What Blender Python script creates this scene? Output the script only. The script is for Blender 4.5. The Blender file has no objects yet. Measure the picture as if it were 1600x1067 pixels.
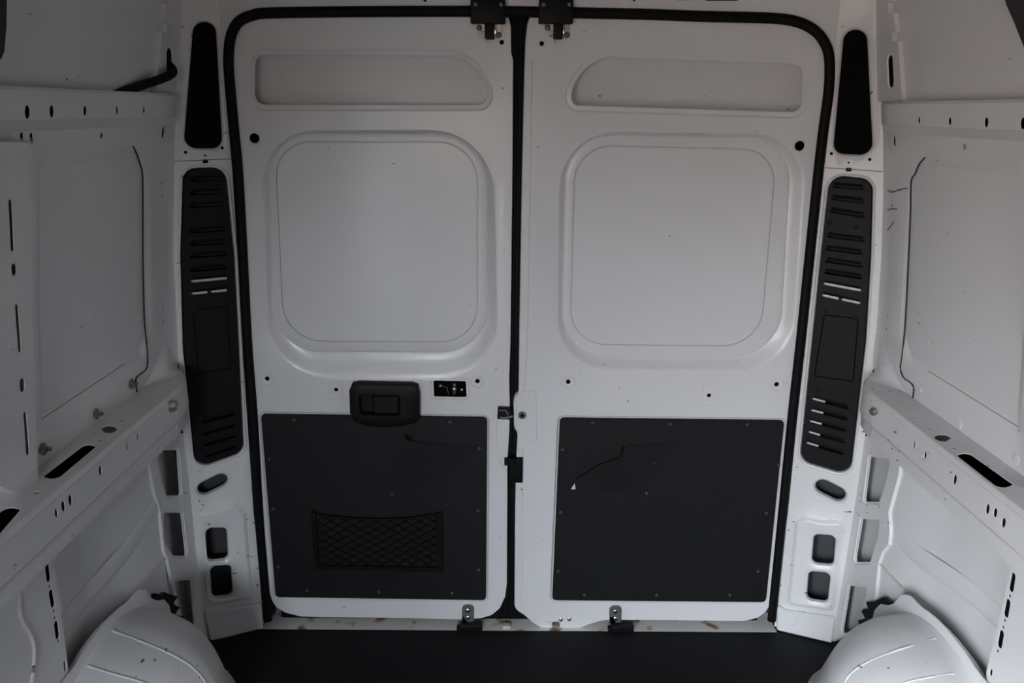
import bpy, bmesh, math, random
import numpy as np
from mathutils import Vector, Matrix
from mathutils.geometry import delaunay_2d_cdt
random.seed(4)
C = bpy.context.scene.collection
scn = bpy.context.scene

# ------------------------------------------------------------------ camera
CAM = (-.055, -2.221, 1.557); YAW, PITCH, ROLL, F = -.00868, .2759, .0114, 1280.0
cy, sy, cp, sp = math.cos(YAW), math.sin(YAW), math.cos(PITCH), math.sin(PITCH)
FW = Vector((-sy*cp, cy*cp, -sp)); r0 = Vector((cy, sy, 0)); u0 = r0.cross(FW)
RT = math.cos(ROLL)*r0+math.sin(ROLL)*u0; UP = -math.sin(ROLL)*r0+math.cos(ROLL)*u0
cam = bpy.data.cameras.new('camera'); co = bpy.data.objects.new('camera', cam); C.objects.link(co)
cam.sensor_width = 36; cam.lens = F/1600*36; cam.clip_start = .02
M = Matrix((RT, UP, -FW)).transposed().to_4x4(); M.translation = Vector(CAM); co.matrix_world = M
scn.camera = co
# ------------------------------------------------------------------ light: overcast daylight through the open sliding door and an added cab opening
w = bpy.data.worlds.new('sky'); scn.world = w; w.use_nodes = True
nt = w.node_tree; nt.nodes.clear()
tc = nt.nodes.new('ShaderNodeTexCoord'); sx = nt.nodes.new('ShaderNodeSeparateXYZ')
mr = nt.nodes.new('ShaderNodeMapRange'); cr = nt.nodes.new('ShaderNodeValToRGB')
bg = nt.nodes.new('ShaderNodeBackground'); ow = nt.nodes.new('ShaderNodeOutputWorld')
mr.inputs[1].default_value = -1; mr.inputs[2].default_value = 1
nt.links.new(tc.outputs['Generated'], sx.inputs[0]); nt.links.new(sx.outputs[2], mr.inputs[0])
nt.links.new(mr.outputs[0], cr.inputs[0]); nt.links.new(cr.outputs[0], bg.inputs[0]); nt.links.new(bg.outputs[0], ow.inputs[0])
e = cr.color_ramp.elements
e[0].position = 0.0; e[0].color = (.05, .038, .03, 1)
e[1].position = 1.0; e[1].color = (.85, .92, 1.0, 1)
a = e.new(.49); a.color = (.09, .070, .054, 1)
a = e.new(.53); a.color = (.30, .30, .31, 1)
a = e.new(.68); a.color = (.72, .78, .87, 1)
bg.inputs[1].default_value = 8.6
def portal(loc, rot, sx_, sz_):
    l = bpy.data.lights.new('door_portal', 'AREA'); l.shape = 'RECTANGLE'; l.size = sx_; l.size_y = sz_
    l.cycles.is_portal = True
    o = bpy.data.objects.new('door_portal', l); C.objects.link(o); o.location = loc; o.rotation_euler = rot
portal((-1.13, -3.05, .96), (0, -math.pi/2, 0), 1.62, 1.38)
portal((-.41, -4.07, 1.39), (math.pi/2, 0, 0), .78, .50)  # front opening in the cab wall, added to brighten the rear doors
vs = scn.view_settings; scn.display_settings.display_device = 'sRGB'
vs.view_transform = 'Standard'; vs.look = 'None'; vs.gamma = 1; vs.use_curve_mapping = False
vs.exposure = 2.84
scn.cycles.max_bounces = 10; scn.cycles.diffuse_bounces = 6

# ------------------------------------------------------------------ materials
def mat(name, col, rough=.5, metal=0, coat=0, bump=0, bscale=60, marks=0, mark_col=(.05, .05, .05), var=0, spec=.5):
    m = bpy.data.materials.new(name); m.use_nodes = True; t = m.node_tree
    b = t.nodes['Principled BSDF']
    b.inputs['Base Color'].default_value = (*col, 1); b.inputs['Roughness'].default_value = rough
    b.inputs['Metallic'].default_value = metal; b.inputs['Coat Weight'].default_value = coat
    b.inputs['Coat Roughness'].default_value = .15
    b.inputs['Specular IOR Level'].default_value = spec
    tcn = t.nodes.new('ShaderNodeTexCoord')
    if bump:
        n = t.nodes.new('ShaderNodeTexNoise'); n.inputs['Scale'].default_value = bscale; n.inputs['Detail'].default_value = 4
        bp = t.nodes.new('ShaderNodeBump'); bp.inputs['Strength'].default_value = bump; bp.inputs['Distance'].default_value = .002
        t.links.new(tcn.outputs['Object'], n.inputs['Vector']); t.links.new(n.outputs[0], bp.inputs['Height']); t.links.new(bp.outputs[0], b.inputs['Normal'])
    last = None
    if var:
        n = t.nodes.new('ShaderNodeTexNoise'); n.inputs['Scale'].default_value = 9; n.inputs['Detail'].default_value = 5
        mx = t.nodes.new('ShaderNodeMixRGB'); mx.inputs[1].default_value = (*col, 1); mx.inputs[2].default_value = (*[c*(1-var) for c in col], 1)
        t.links.new(tcn.outputs['Object'], n.inputs['Vector']); t.links.new(n.outputs[0], mx.inputs[0]); last = mx.outputs[0]
    if marks:                                     # small scuffs with a shape of their own
        mp = t.nodes.new('ShaderNodeMapping'); mp.inputs['Scale'].default_value = (38, 38, 95); mp.inputs['Rotation'].default_value = (.3, .5, .4)
        n = t.nodes.new('ShaderNodeTexNoise'); n.inputs['Scale'].default_value = 1; n.inputs['Detail'].default_value = 2
        n2 = t.nodes.new('ShaderNodeTexNoise'); n2.inputs['Scale'].default_value = 7
        th = t.nodes.new('ShaderNodeMapRange'); th.inputs[1].default_value = .735-.03*marks; th.inputs[2].default_value = .75-.03*marks
        t2 = t.nodes.new('ShaderNodeMapRange'); t2.inputs[1].default_value = .50; t2.inputs[2].default_value = .58
        mu = t.nodes.new('ShaderNodeMath'); mu.operation = 'MULTIPLY'
        mx = t.nodes.new('ShaderNodeMixRGB'); mx.inputs[1].default_value = (*col, 1); mx.inputs[2].default_value = (*mark_col, 1)
        t.links.new(tcn.outputs['Object'], mp.inputs[0]); t.links.new(mp.outputs[0], n.inputs['Vector']); t.links.new(tcn.outputs['Object'], n2.inputs['Vector'])
        t.links.new(n.outputs[0], th.inputs[0]); t.links.new(n2.outputs[0], t2.inputs[0])
        t.links.new(th.outputs[0], mu.inputs[0]); t.links.new(t2.outputs[0], mu.inputs[1]); t.links.new(mu.outputs[0], mx.inputs[0])
        if last: t.links.new(last, mx.inputs[1])
        last = mx.outputs[0]
    if last: t.links.new(last, b.inputs['Base Color'])
    return m
WHITE = mat('white_paint', (.72, .72, .72), .38, coat=.25, marks=-.5)
SCUFF = mat('scuffed_white_paint', (.72, .72, .715), .42, coat=.15, marks=1.2, var=.05)
PANEL = mat('dark_board', (.008, .008, .0085), .55, bump=.25, bscale=220, marks=.4, mark_col=(.04, .04, .04), spec=.25)
PLAST = mat('black_plastic', (.0045, .0045, .0048), .5, bump=.15, bscale=400, spec=.18)
RUBBER = mat('black_rubber', (.0035, .0035, .0036), .6, spec=.15)
DEEP = mat('black_felt', (.003, .003, .003), .9, spec=.1)  # pillar covers, and black backings that paint shade into holes
MATM = mat('floor_board', (.009, .009, .0095), .7, bump=.3, bscale=150, marks=.4, mark_col=(.03, .03, .03), spec=.2)
CAV = mat('dark_primer', (.045, .047, .050), .7)
DARKADD = mat('dark_lining', (.03, .03, .032), .8)  # boards added to cut bounce, and the slabs at the top corners
ZINC = mat('zinc_plate', (.40, .39, .37), .35, metal=.9)
GREYM = mat('grey_steel', (.16, .155, .15), .5, metal=.5)
CHROME = mat('bright_steel', (.75, .75, .75), .15, metal=1)
GREYR = mat('grey_plug', (.13, .13, .13), .6)
SCREW = mat('dark_rivet', (.05, .05, .052), .5)
BEAD = mat('seam_sealant', (.03, .028, .03), .7)
CREAM = mat('cream_sealant', (.62, .58, .52), .6)
RUST = mat('rust_stained_sill', (.72, .71, .68), .5, marks=1.3, mark_col=(.05, .045, .04))
t = RUST.node_tree; b = t.nodes['Principled BSDF']
lk = b.inputs['Base Color'].links[0].from_socket
n = t.nodes.new('ShaderNodeTexNoise'); n.inputs['Scale'].default_value = 14; tt = t.nodes.new('ShaderNodeTexCoord')
mr2 = t.nodes.new('ShaderNodeMapRange'); mr2.inputs[1].default_value = .585; mr2.inputs[2].default_value = .68
mx = t.nodes.new('ShaderNodeMixRGB'); mx.inputs[2].default_value = (.30, .15, .06, 1)
t.links.new(tt.outputs['Object'], n.inputs['Vector']); t.links.new(n.outputs[0], mr2.inputs[0]); t.links.new(mr2.outputs[0], mx.inputs[0])
t.links.new(lk, mx.inputs[1]); t.links.new(mx.outputs[0], b.inputs['Base Color'])

# ------------------------------------------------------------------ measuring helpers (photo coordinate -> point on a known surface)
def ray(x, y): return float((x-800)/F)*RT-float((y-533.5)/F)*UP+FW
CV = Vector(CAM)
class Plane:
    """flat surface: u,v axes; d>0 goes away from the cargo space"""
    def __init__(s, o, eu, ev):
        s.o = Vector(o); s.eu = Vector(eu).normalized(); n = s.eu.cross(Vector(ev)).normalized()
        s.ev = n.cross(s.eu).normalized(); s.n = n
        if (CV-s.o).dot(s.n) < 0: s.n = -s.n
    def p(s, x, y):
        d = ray(x, y); t = (s.o-CV).dot(s.n)/d.dot(s.n); q = CV+d*t-s.o
        return (q.dot(s.eu), q.dot(s.ev))
    def emb(s, u, v, d=0): return s.o+s.eu*float(u)+s.ev*float(v)-s.n*float(d)
XZ = [-.3, 0, .45, .75, .95, 1.17, 1.4, 1.5, 1.85, 2.1]; XX = [.955, .955, .963, .966, .955, .940, .918, .900, .855, .80]
def xw(z): return float(np.interp(z, XZ, XX))
class Wall:
    """side wall with tumblehome: u = y, v = z"""
    def __init__(s, side, off=0): s.s = side; s.off = off
    def p(s, x, y):
        d = ray(x, y); a, b = .05, 9.0
        for _ in range(50):
            m = (a+b)/2; q = CV+d*m
            if s.s*q.x-xw(q.z)-s.off > 0: b = m
            else: a = m
        q = CV+d*a; return (q.y, q.z)
    def emb(s, u, v, d=0): return Vector((s.s*(xw(v)+s.off+d), u, v))
DP = Plane((0, 0, 0), (1, 0, 0), (0, 0, 1))
def pil(side): 
    A = Vector((side*.786, 0, 1.66)); B = Vector((side*.800, 0, .39)); Cc = Vector((side*.963, -.08, .6))
    return Plane(A, (B-A) if 0 else (Cc-(A+(B-A)*((.6-A.z)/(B.z-A.z)))), (A-B))
PLN = {-1: pil(-1), 1: pil(1)}
# ------------------------------------------------------------------ 2D loops
def area(l): return sum(l[i-1][0]*l[i][1]-l[i][0]*l[i-1][1] for i in range(len(l)))/2
def ccw(l): return l if area(l) > 0 else l[::-1]
def rr(pts, r, n=7):
    """round the corners of a polygon; r a number or one per corner"""
    N = len(pts); rs = r if isinstance(r, (list, tuple)) else [r]*N
    P = [Vector(p) for p in pts]; out = []
    for i in range(N):
        p, a, b = P[i], P[i-1], P[(i+1) % N]
        da, db = (a-p), (b-p); la, lb = da.length, db.length; da.normalize(); db.normalize()
        ang = da.angle(db); R = rs[i]
        if R <= 0: out.append((p.x, p.y)); continue
        tl = min(R/math.tan(ang/2), la*.49, lb*.49); R = tl*math.tan(ang/2)
        c = p+(da+db).normalized()*(R/math.sin(ang/2))
        s0 = p+da*tl-c; s1 = p+db*tl-c; th = s0.angle_signed(s1)
        for k in range(n+1):
            q = c+Matrix.Rotation(-th*k/n, 2) @ s0; out.append((q.x, q.y))
    return ccw(out)
def circ(c, r, n=16, ry=None): return [(c[0]+r*math.cos(2*math.pi*k/n), c[1]+(ry or r)*math.sin(2*math.pi*k/n)) for k in range(n)]
def stad(a, b, r, n=8):
    a, b = Vector(a), Vector(b); d = (b-a).normalized(); nn = Vector((-d.y, d.x)); out = []
    for k in range(n+1):
        t = math.pi*k/n; out.append(a-d*math.sin(t)*r+nn*math.cos(t)*r)
    for k in range(n+1):
        t = math.pi*k/n; out.append(b+d*math.sin(t)*r-nn*math.cos(t)*r)
    return ccw([(q.x, q.y) for q in out])
def off(l, d):
    """d>0 grows a ccw loop"""
    N = len(l); out = []
    for i in range(N):
        a, p, b = Vector(l[i-1]), Vector(l[i]), Vector(l[(i+1) % N])
        e1 = p-a; e2 = b-p
        if e1.length < 1e-7: e1 = e2
        if e2.length < 1e-7: e2 = e1
        n1 = Vector((e1.y, -e1.x)).normalized(); n2 = Vector((e2.y, -e2.x)).normalized(); m = (n1+n2)
        if m.length < 1e-4: m = n1
        m.normalize(); q = p+m*d/max(.5, m.dot(n1)); out.append((q.x, q.y))
    return out
def inpoly(P, l):
    x, y = P[:, 0], P[:, 1]; L = np.array(l); c = np.zeros(len(P), bool)
    x0, y0 = L[:, 0], L[:, 1]; x1, y1 = np.roll(x0, 1), np.roll(y0, 1)
    for i in range(len(L)):
        with np.errstate(divide='ignore', invalid='ignore'):
            c ^= ((y0[i] > y) != (y1[i] > y)) & (x < (x1[i]-x0[i])*(y-y0[i])/(y1[i]-y0[i]+1e-30)+x0[i])
    return c
def spline(pts, n=6, closed=False):
    P = [Vector(p) for p in pts]; N = len(P); out = []
    rng = range(N if closed else N-1)
    for i in rng:
        if closed: a, b, c, d = P[i-1], P[i], P[(i+1) % N], P[(i+2) % N]
        else: a, b, c, d = P[max(i-1, 0)], P[i], P[i+1], P[min(i+2, N-1)]
        for k in range(n):
            t = k/n; out.append(.5*((2*b)+(c-a)*t+(2*a-5*b+4*c-d)*t*t+(3*b-a-3*c+d)*t**3))
    if not closed: out.append(P[-1])
    return out
# ------------------------------------------------------------------ object helpers
def tag(o, label=None, cat=None, group=None, kind=None):
    if label: o['label'] = label
    if cat: o['category'] = cat
    if group: o['group'] = group
    if kind: o['kind'] = kind
    return o
def empty(name, loc=(0, 0, 0)):
    o = bpy.data.objects.new(name, None); C.objects.link(o); o.location = loc; o.empty_display_size = .05; return o
def finish(name, bm, m, parent=None, angle=35):
    me = bpy.data.meshes.new(name); bm.to_mesh(me); bm.free()
    me.materials.append(m)
    for p in me.polygons: p.use_smooth = True
    me.set_sharp_from_angle(angle=math.radians(angle))
    o = bpy.data.objects.new(name, me); C.objects.link(o)
    if parent:
        o.parent = parent; o.matrix_parent_inverse = Matrix.Translation(-world_loc(parent))
    return o
def world_loc(o):
    # mesh parts keep their geometry in world coordinates; only top-level objects carry a location
    return o.location.copy() if o.parent is None else Vector((0, 0, 0))
def recentre(o):
    """put the origin of a one-mesh thing at the foot of its mesh"""
    vs_ = [v.co for v in o.data.vertices]
    c = Vector(((min(v.x for v in vs_)+max(v.x for v in vs_))/2, (min(v.y for v in vs_)+max(v.y for v in vs_))/2, min(v.z for v in vs_)))
    o.data.transform(Matrix.Translation(-c)); o.location = c; return o
def densify(l, step):
    out = []
    for i in range(len(l)):
        a, b = Vector(l[i]), Vector(l[(i+1) % len(l)]); k = max(1, int((b-a).length/step))
        for j in range(k): q = a.lerp(b, j/k); out.append((q.x, q.y))
    return out
def loft(bm, S, l0, d0, l1, d1):
    A = [bm.verts.new(S.emb(p[0], p[1], d0)) for p in l0]; B = [bm.verts.new(S.emb(p[0], p[1], d1)) for p in l1]
    N = len(A)
    for i in range(N):
        try: bm.faces.new((A[i-1], A[i], B[i], B[i-1]))
        except ValueError: pass
def flat(bm, S, outline, holes, d=0, step=None):
    outline = ccw(outline); pts = [Vector(p) for p in outline]; N = len(pts); ed = [(i, (i+1) % N) for i in range(N)]
    for h in holes:
        k = len(pts); pts += [Vector(p) for p in h]; n_ = len(h); ed += [(k+i, k+(i+1) % n_) for i in range(n_)]
    if step:
        us = [p[0] for p in outline]; vs2 = [p[1] for p in outline]
        G = np.array([(u, v) for u in np.arange(min(us), max(us), step) for v in np.arange(min(vs2), max(vs2), step)])
        if len(G):
            ok = inpoly(G, off(outline, -step*.35))
            for h in holes: ok &= ~inpoly(G, off(ccw(h), step*.3))
            pts += [Vector(p) for p in G[ok]]
    V, E_, Fc, *_ = delaunay_2d_cdt(pts, ed, [], 0, 1e-6)
    cen = np.array([[sum(V[i].x for i in f)/3, sum(V[i].y for i in f)/3] for f in Fc])
    ok = inpoly(cen, outline)
    for h in holes: ok &= ~inpoly(cen, h)
    bv = [bm.verts.new(S.emb(v.x, v.y, d)) for v in V]
    for f, k in zip(Fc, ok):
        if k:
            try: bm.faces.new([bv[i] for i in f])
            except ValueError: pass
    for v in [v for v in bv if not v.link_faces]: bm.verts.remove(v)
def plate(name, S, outline, feats=(), m=None, parent=None, rim=((0, 0), (0, .003)), d=0, step=None, angle=35, holes_only=False, bm=None):
    """pressed sheet on surface S. feats: dict(rings=[(loop, depth)...], cap). rim: (grow, depth) steps at the outer edge"""
    own = bm is None
    if own: bm = bmesh.new()
    outline = ccw(outline)
    if step: outline = densify(outline, step)
    flat(bm, S, outline, [f['rings'][0][0] for f in feats], d, step)
    for f in feats:
        R = f['rings']
        for (a, da), (b, db) in zip(R, R[1:]): loft(bm, S, a, d+da, b, d+db)
        if f.get('cap'): flat(bm, S, R[-1][0], [], d+R[-1][1])
    for (g0, e0), (g1, e1) in zip(rim, rim[1:]): loft(bm, S, off(outline, g0), d+e0, off(outline, g1), d+e1)
    bmesh.ops.remove_doubles(bm, verts=bm.verts, dist=2e-5)
    bmesh.ops.recalc_face_normals(bm, faces=bm.faces)
    if not own: return
    # make the sheet face the cargo space
    bm.faces.ensure_lookup_table(); s = 0
    u0_, v0_ = outline[0]; nn = S.emb(u0_, v0_, -1)-S.emb(u0_, v0_, 0)
    for f in bm.faces: s += f.normal.dot(nn)*f.calc_area()
    if s < 0: bmesh.ops.reverse_faces(bm, faces=bm.faces)
    return finish(name, bm, m, parent, angle)
def hole(loop, depth=.012, lip=0, lipd=.003):
    loop = ccw(loop); depth = min(depth, .003)
    if lip: return dict(rings=[(off(loop, lip), 0), (off(loop, lip*.7), lipd), (loop, lipd), (loop, lipd+depth)])
    return dict(rings=[(loop, 0), (off(loop, -.0004), .0012)])
def blind(loop, prof, cap=True):
    loop = ccw(loop); return dict(rings=[(off(loop, g), dd) for g, dd in prof], cap=cap)
def P(S, pts): return [S.p(*q) for q in pts]
def box(bm, lo, hi, bev=0):
    r = bmesh.ops.create_cube(bm, size=1); c = (Vector(lo)+Vector(hi))/2; s = Vector(hi)-Vector(lo)
    for v in r['verts']: v.co = Vector((v.co.x*s.x, v.co.y*s.y, v.co.z*s.z))+c
    if bev: bmesh.ops.bevel(bm, geom=list({e for v in r['verts'] for e in v.link_edges}), offset=bev, segments=3, affect='EDGES', profile=.5)
def obox(bm, c, ax, half, bev=0):
    r = bmesh.ops.create_cube(bm, size=2); ax = [Vector(a).normalized() for a in ax]
    for v in r['verts']: v.co = Vector(c)+ax[0]*v.co.x*half[0]+ax[1]*v.co.y*half[1]+ax[2]*v.co.z*half[2]
    if bev: bmesh.ops.bevel(bm, geom=list({e for v in r['verts'] for e in v.link_edges}), offset=bev, segments=3, affect='EDGES', profile=.5)
def dome(bm, c, n, r, h, seg=14, rings=((1, 0), (1, .5), (.75, .85), (.35, 1))):
    n = Vector(n).normalized(); a = n.orthogonal().normalized(); b = n.cross(a); prev = None
    for k, (rf, hf) in enumerate(rings):
        R = [bm.verts.new(Vector(c)+a*math.cos(2*math.pi*i/seg)*r*rf+b*math.sin(2*math.pi*i/seg)*r*rf+n*h*hf) for i in range(seg)]
        if prev:
            for i in range(seg): bm.faces.new((prev[i-1], prev[i], R[i], R[i-1]))
        prev = R
    bm.faces.new(prev)
def tube(bm, pts, r, seg=8, rv=None, up=None, caps=True):
    """tube along pts; optional second radius rv along up"""
    P_ = [Vector(p) for p in pts]; rings = []
    for i, p in enumerate(P_):
        t = (P_[min(i+1, len(P_)-1)]-P_[max(i-1, 0)]).normalized()
        b = Vector(up) if up is not None else (Vector((0, 0, 1)) if abs(t.z) < .9 else Vector((0, 1, 0)))
        a = t.cross(b).normalized(); b = a.cross(t).normalized()
        rings.append([bm.verts.new(p+a*math.cos(2*math.pi*k/seg)*r+b*math.sin(2*math.pi*k/seg)*(rv or r)) for k in range(seg)])
    for A, B in zip(rings, rings[1:]):
        for k in range(seg): bm.faces.new((A[k-1], A[k], B[k], B[k-1]))
    if caps: bm.faces.new(rings[0][::-1]); bm.faces.new(rings[-1])
def prism(bm, S, loop, d0, d1, bev=.0):
    """solid slab standing on S from depth d0 to d1 (d1 towards the room, so smaller)"""
    loop = ccw(loop)
    flat(bm, S, off(loop, -bev), [], d1); flat(bm, S, loop, [], d0)
    if bev: loft(bm, S, loop, d0, loop, d1+bev); loft(bm, S, loop, d1+bev, off(loop, -bev), d1)
    else: loft(bm, S, loop, d0, loop, d1)
    bmesh.ops.remove_doubles(bm, verts=bm.verts, dist=1e-5); bmesh.ops.recalc_face_normals(bm, faces=bm.faces)
def slab(name, S, loop, d0, d1, m, parent=None, bev=.002):
    bm = bmesh.new(); prism(bm, S, loop, d0, d1, bev); return finish(name, bm, m, parent)
def quadstrip(name, rowsA, rowsB, m, parent=None):
    bm = bmesh.new(); A = [bm.verts.new(p) for p in rowsA]; B = [bm.verts.new(p) for p in rowsB]
    for i in range(len(A)-1): bm.faces.new((A[i], A[i+1], B[i+1], B[i]))
    return finish(name, bm, m, parent)

# ================================================================== shell
bm = bmesh.new(); box(bm, (-1.0, -4.0, -.05), (1.0, -.018, 0))
tag(finish('floor', bm, MATM), 'dark grey board floor in front of the two rear doors', 'floor', kind='structure')
bm = bmesh.new(); box(bm, (-1.15, -4.0, 1.95), (1.15, .3, 2.0))
tag(finish('ceiling', bm, WHITE), 'white painted roof above the cargo space', 'ceiling', kind='structure')
bm = bmesh.new(); box(bm, (-1.1, -4.06, -.2), (1.1, -4.0, 1.14)); box(bm, (-1.1, -4.06, 1.64), (1.1, -4.0, 2.0)); box(bm, (-1.1, -4.06, 1.14), (-.80, -4.0, 1.64)); box(bm, (-.02, -4.06, 1.14), (1.1, -4.0, 1.64))
tag(finish('wall_front', bm, CAV), 'dark cab end of the cargo space', 'wall', kind='structure')
bm = bmesh.new(); box(bm, (-1.15, .10, -.2), (1.15, .13, 2.0)); 
back = tag(finish('wall_back', bm, CAV), 'white painted rear body frame around the two doors', 'wall', kind='structure')

# closed outer body shell, open at the sliding door on the left and the added cab opening
def shell(name, boxes, label):
    bm = bmesh.new()
    for lo, hi in boxes: box(bm, lo, hi)
    tag(finish(name, bm, WHITE), label, 'body panel', kind='structure')
shell('trim_2', [((-1.12, -2.38, -.2), (-1.06, .13, 2.0)), ((-1.12, -4.06, -.2), (-1.06, -3.73, 2.0)), ((-1.12, -3.73, 1.76), (-1.06, -2.38, 2.0)), ((-1.12, -3.73, -.2), (-1.06, -2.38, .16)), ((-1.06, -2.41, -.05), (-.84, -2.385, 1.95)), ((-1.06, -3.77, -.05), (-.88, -3.735, 1.95))], 'white outer body side with the sliding door opening')
bm = bmesh.new(); box(bm, (.80, -3.99, .001), (.835, -1.32, 1.93), .004); tag(finish('trim_5', bm, DARKADD), 'dark grey lining board on the right wall towards the cab', 'lining board', kind='structure')  # added out of view to darken the bounce from the right wall
bm = bmesh.new(); box(bm, (-.82, -3.99, 1.90), (.79, -1.05, 1.945), .004); tag(finish('trim_6', bm, DARKADD), 'dark grey roof lining towards the cab', 'roof lining', kind='structure')  # added out of view to darken the bounce from the roof
shell('trim_3', [((1.06, -4.06, -.2), (1.12, .13, 2.0))], 'white outer body side on the right')
shell('trim_4', [((-1.12, -4.06, -.22), (1.12, .13, -.15))], 'white underbody behind the floor and sill')

# header above the door opening
SEAL = [(419, 968), (413, 900), (405, 801), (396, 650), (387, 534), (380, 400), (372.5, 267), (366, 200), (359, 120), (358, 85), (362, 55), (374, 34), (396, 24), (425, 20.5), (560, 18.5),
        (700, 18), (800, 18.5), (1000, 22.5), (1100, 26), (1200, 28.5), (1243, 34), (1272, 48), (1289, 70), (1295, 95), (1294, 140), (1286, 200), (1278, 267), (1264, 400), (1250, 534), (1237, 650), (1222, 801), (1212, 900), (1205, 968)]
sealc = [DP.p(*q) for q in SEAL]
sm = spline([(u, 0, v) for u, v in sealc], 5)
top = [(q.x, q.z) for q in sm if q.z > 1.55]
gx = .788
hdr = [(-gx, 1.58)]+[(-gx, 1.93), (gx, 1.93), (gx, 1.58)]+top[::-1]
hf = [hole(rr(P(DP, [(1055, -6), (1078, -6), (1078, 0.5), (1055, 0.5)]), .006)), hole(rr(P(DP, [(1098, -8), (1157, -8), (1155, 1.5), (1102, 1.5)]), .008)),
      hole(circ(DP.p(664, 0), .005)), hole(circ(DP.p(991, 0), .004))]
plate('header_panel', DP, hdr, hf, WHITE, back, rim=((0, 0), (0, .03)))
# ------------------------------------------------------------------ rear pillars
def pillar(side):
    S = PLN[side]
    if side < 0:
        corner = [(285, -20), (281, 60), (276, 150), (273, 215), (272, 300), (271, 400), (278, 534), (282, 640), (296, 760), (306, 860), (325, 1000)]
        inner = [(412, 975), (405, 880), (396, 801), (386, 650), (378, 534), (371, 400), (363, 267), (357, 200), (351, 120), (350, 85), (352, 60), (350, -20)]
        cover = [(303, 34), (337, 34), (348, 232), (287, 232)]; cr_ = [.032, .032, .028, .028]
        vent = [(287, 264), (352, 262), (366, 400), (373, 534), (381, 706), (306, 733), (287, 545), (283, 400)]
        slot = ((321, 764), (345, 752), .0215)
        sq = [[(321, 824), (354, 824), (357, 873), (324, 876)], [(328, 884), (361, 882), (364, 930), (331, 933)]]
        small = [((290, 238), .0045), ((347, 231), .0045), ((321, 243), .003)]; sqr = (321, 252)
        foot = [(318, 953), (352, 951), (409, 940), (411, 985), (328, 998)]
        tiny = [(352, 937), (312, 783), (317, 789), (393, 870), (391, 905)]
    else:
        corner = [(1371, -20), (1374, 60), (1377, 150), (1380, 215), (1380, 300), (1377, 400), (1368, 534), (1358, 640), (1340, 760), (1325, 860), (1299, 1004)]
        inner = [(1210, 978), (1220, 880), (1231, 801), (1246, 650), (1259, 534), (1273, 400), (1287, 267), (1295, 200), (1303, 130), (1304, 95), (1302, 60), (1303, -20)]
        cover = [(1319, 46), (1354, 46), (1364, 243), (1301, 240)]; cr_ = [.032, .032, .028, .028]
        vent = [(1297, 274), (1363, 281), (1360, 400), (1352, 534), (1328, 743), (1250, 720), (1268, 545), (1283, 400)]
        slot = ((1286, 762), (1308, 773), .0235)
        sq = [[(1272, 834), (1306, 836), (1302, 883), (1268, 880)], [(1264, 892), (1298, 894), (1293, 941), (1260, 936)]]
        small = [((1299, 240), .0045), ((1359, 249), .0045), ((1326, 254), .003), ((1235, 920), .003)]; sqr = (1326, 265)
        foot = [(1214, 942), (1228, 951), (1305, 962), (1300, 1002), (1214, 982)]
        tiny = [(1286, 829), (1240, 815), (1232, 828), (1220, 915), (1314, 962)]
    out = P(S, corner)+P(S, inner)
    ov = rr(P(S, cover), cr_, 8); vn = rr(P(S, vent), [.035, .035, 0, 0, .035, .035, 0, 0], 8)
    F_ = [blind(ov, [(.006, 0), (.003, .002), (0, .006), (0, .02)], False), blind(vn, [(.010, 0), (.006, -.003), (.003, -.002), (.001, .004), (0, .02)], False)]
    F_.append(dict(rings=[(off(l, g), dd) for l in [stad(S.p(*slot[0]), S.p(*slot[1]), slot[2])] for g, dd in ((.006, 0), (0, .006), (-.001, .02))]))
    bx = rr(P(S, [(308, 800), (345, 791), (368, 784), (385, 802), (396, 934), (324, 947)] if side < 0 else [(1242, 812), (1260, 806), (1283, 812), (1322, 812), (1304, 956), (1229, 944)]), .02, 6)
    F_.append(dict(rings=[(bx, 0), (off(bx, -.002), -.001), (off(bx, -.009), -.008), (off(bx, -.013), -.009)]))
    G_ = []
    for q in sq:
        l = rr(P(S, q), .016, 6); G_.append(dict(rings=[(off(l, .012), 0), (off(l, .002), .005), (off(l, 0), .010), (off(l, -.0005), .016)]))
    plate('pillar_box', S, off(bx, -.013), G_, SCUFF, back, rim=((0, 0), (0, 0)), d=-.009)
    for c, r in small: F_.append(hole(circ(S.p(*c), r, 10), .02))
    for c in tiny: F_.append(hole(circ(S.p(*c), .0025, 6), .02))
    u, v = S.p(*sqr); F_.append(hole([(u-.007, v-.005), (u+.007, v-.005), (u+.007, v+.005), (u-.007, v+.005)], .02))
    o = plate('rear_pillar', S, out, F_, SCUFF, back, rim=((0, 0), (0, .008)))
    bm = bmesh.new(); q = [(273, 252), (320, 250), (362, 248)] if side < 0 else [(1290, 262), (1335, 265), (1379, 268)]
    tube(bm, [S.emb(*S.p(*k), .0003) for k in q], .0010, 5); finish('panel_joint', bm, GREYR, back)
    # foot of the pillar
    slab('pillar_foot', S, rr(P(S, foot), .008), .004, -.012, SCUFF, back, .004)
    # inner skin a hand's depth behind the pressed face
    loop = [(-.03, -1.75), (-.03, .4), (.30, .4), (.30, -1.75)]
    bm = bmesh.new(); flat(bm, S, loop, [], .075); finish('pillar_back', bm, CAV, back)
    # black cover
    sd = 'left' if side < 0 else 'right'
    od = 'right' if side < 0 else 'left'
    tag(recentre(slab('pillar_cover', S, off(ov, -.0005), .010, .0015, DEEP)), f'tall black rounded blanking cover high on the {sd} rear pillar above the vents', 'cover')
    # vent grille
    V = empty('vent_grille', S.emb(*S.p(*((343, 500) if side < 0 else (1308, 500)))))
    tag(V, f'long black plastic slatted vent panel on the {sd} rear pillar', 'vent grille')
    rows = []
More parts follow.
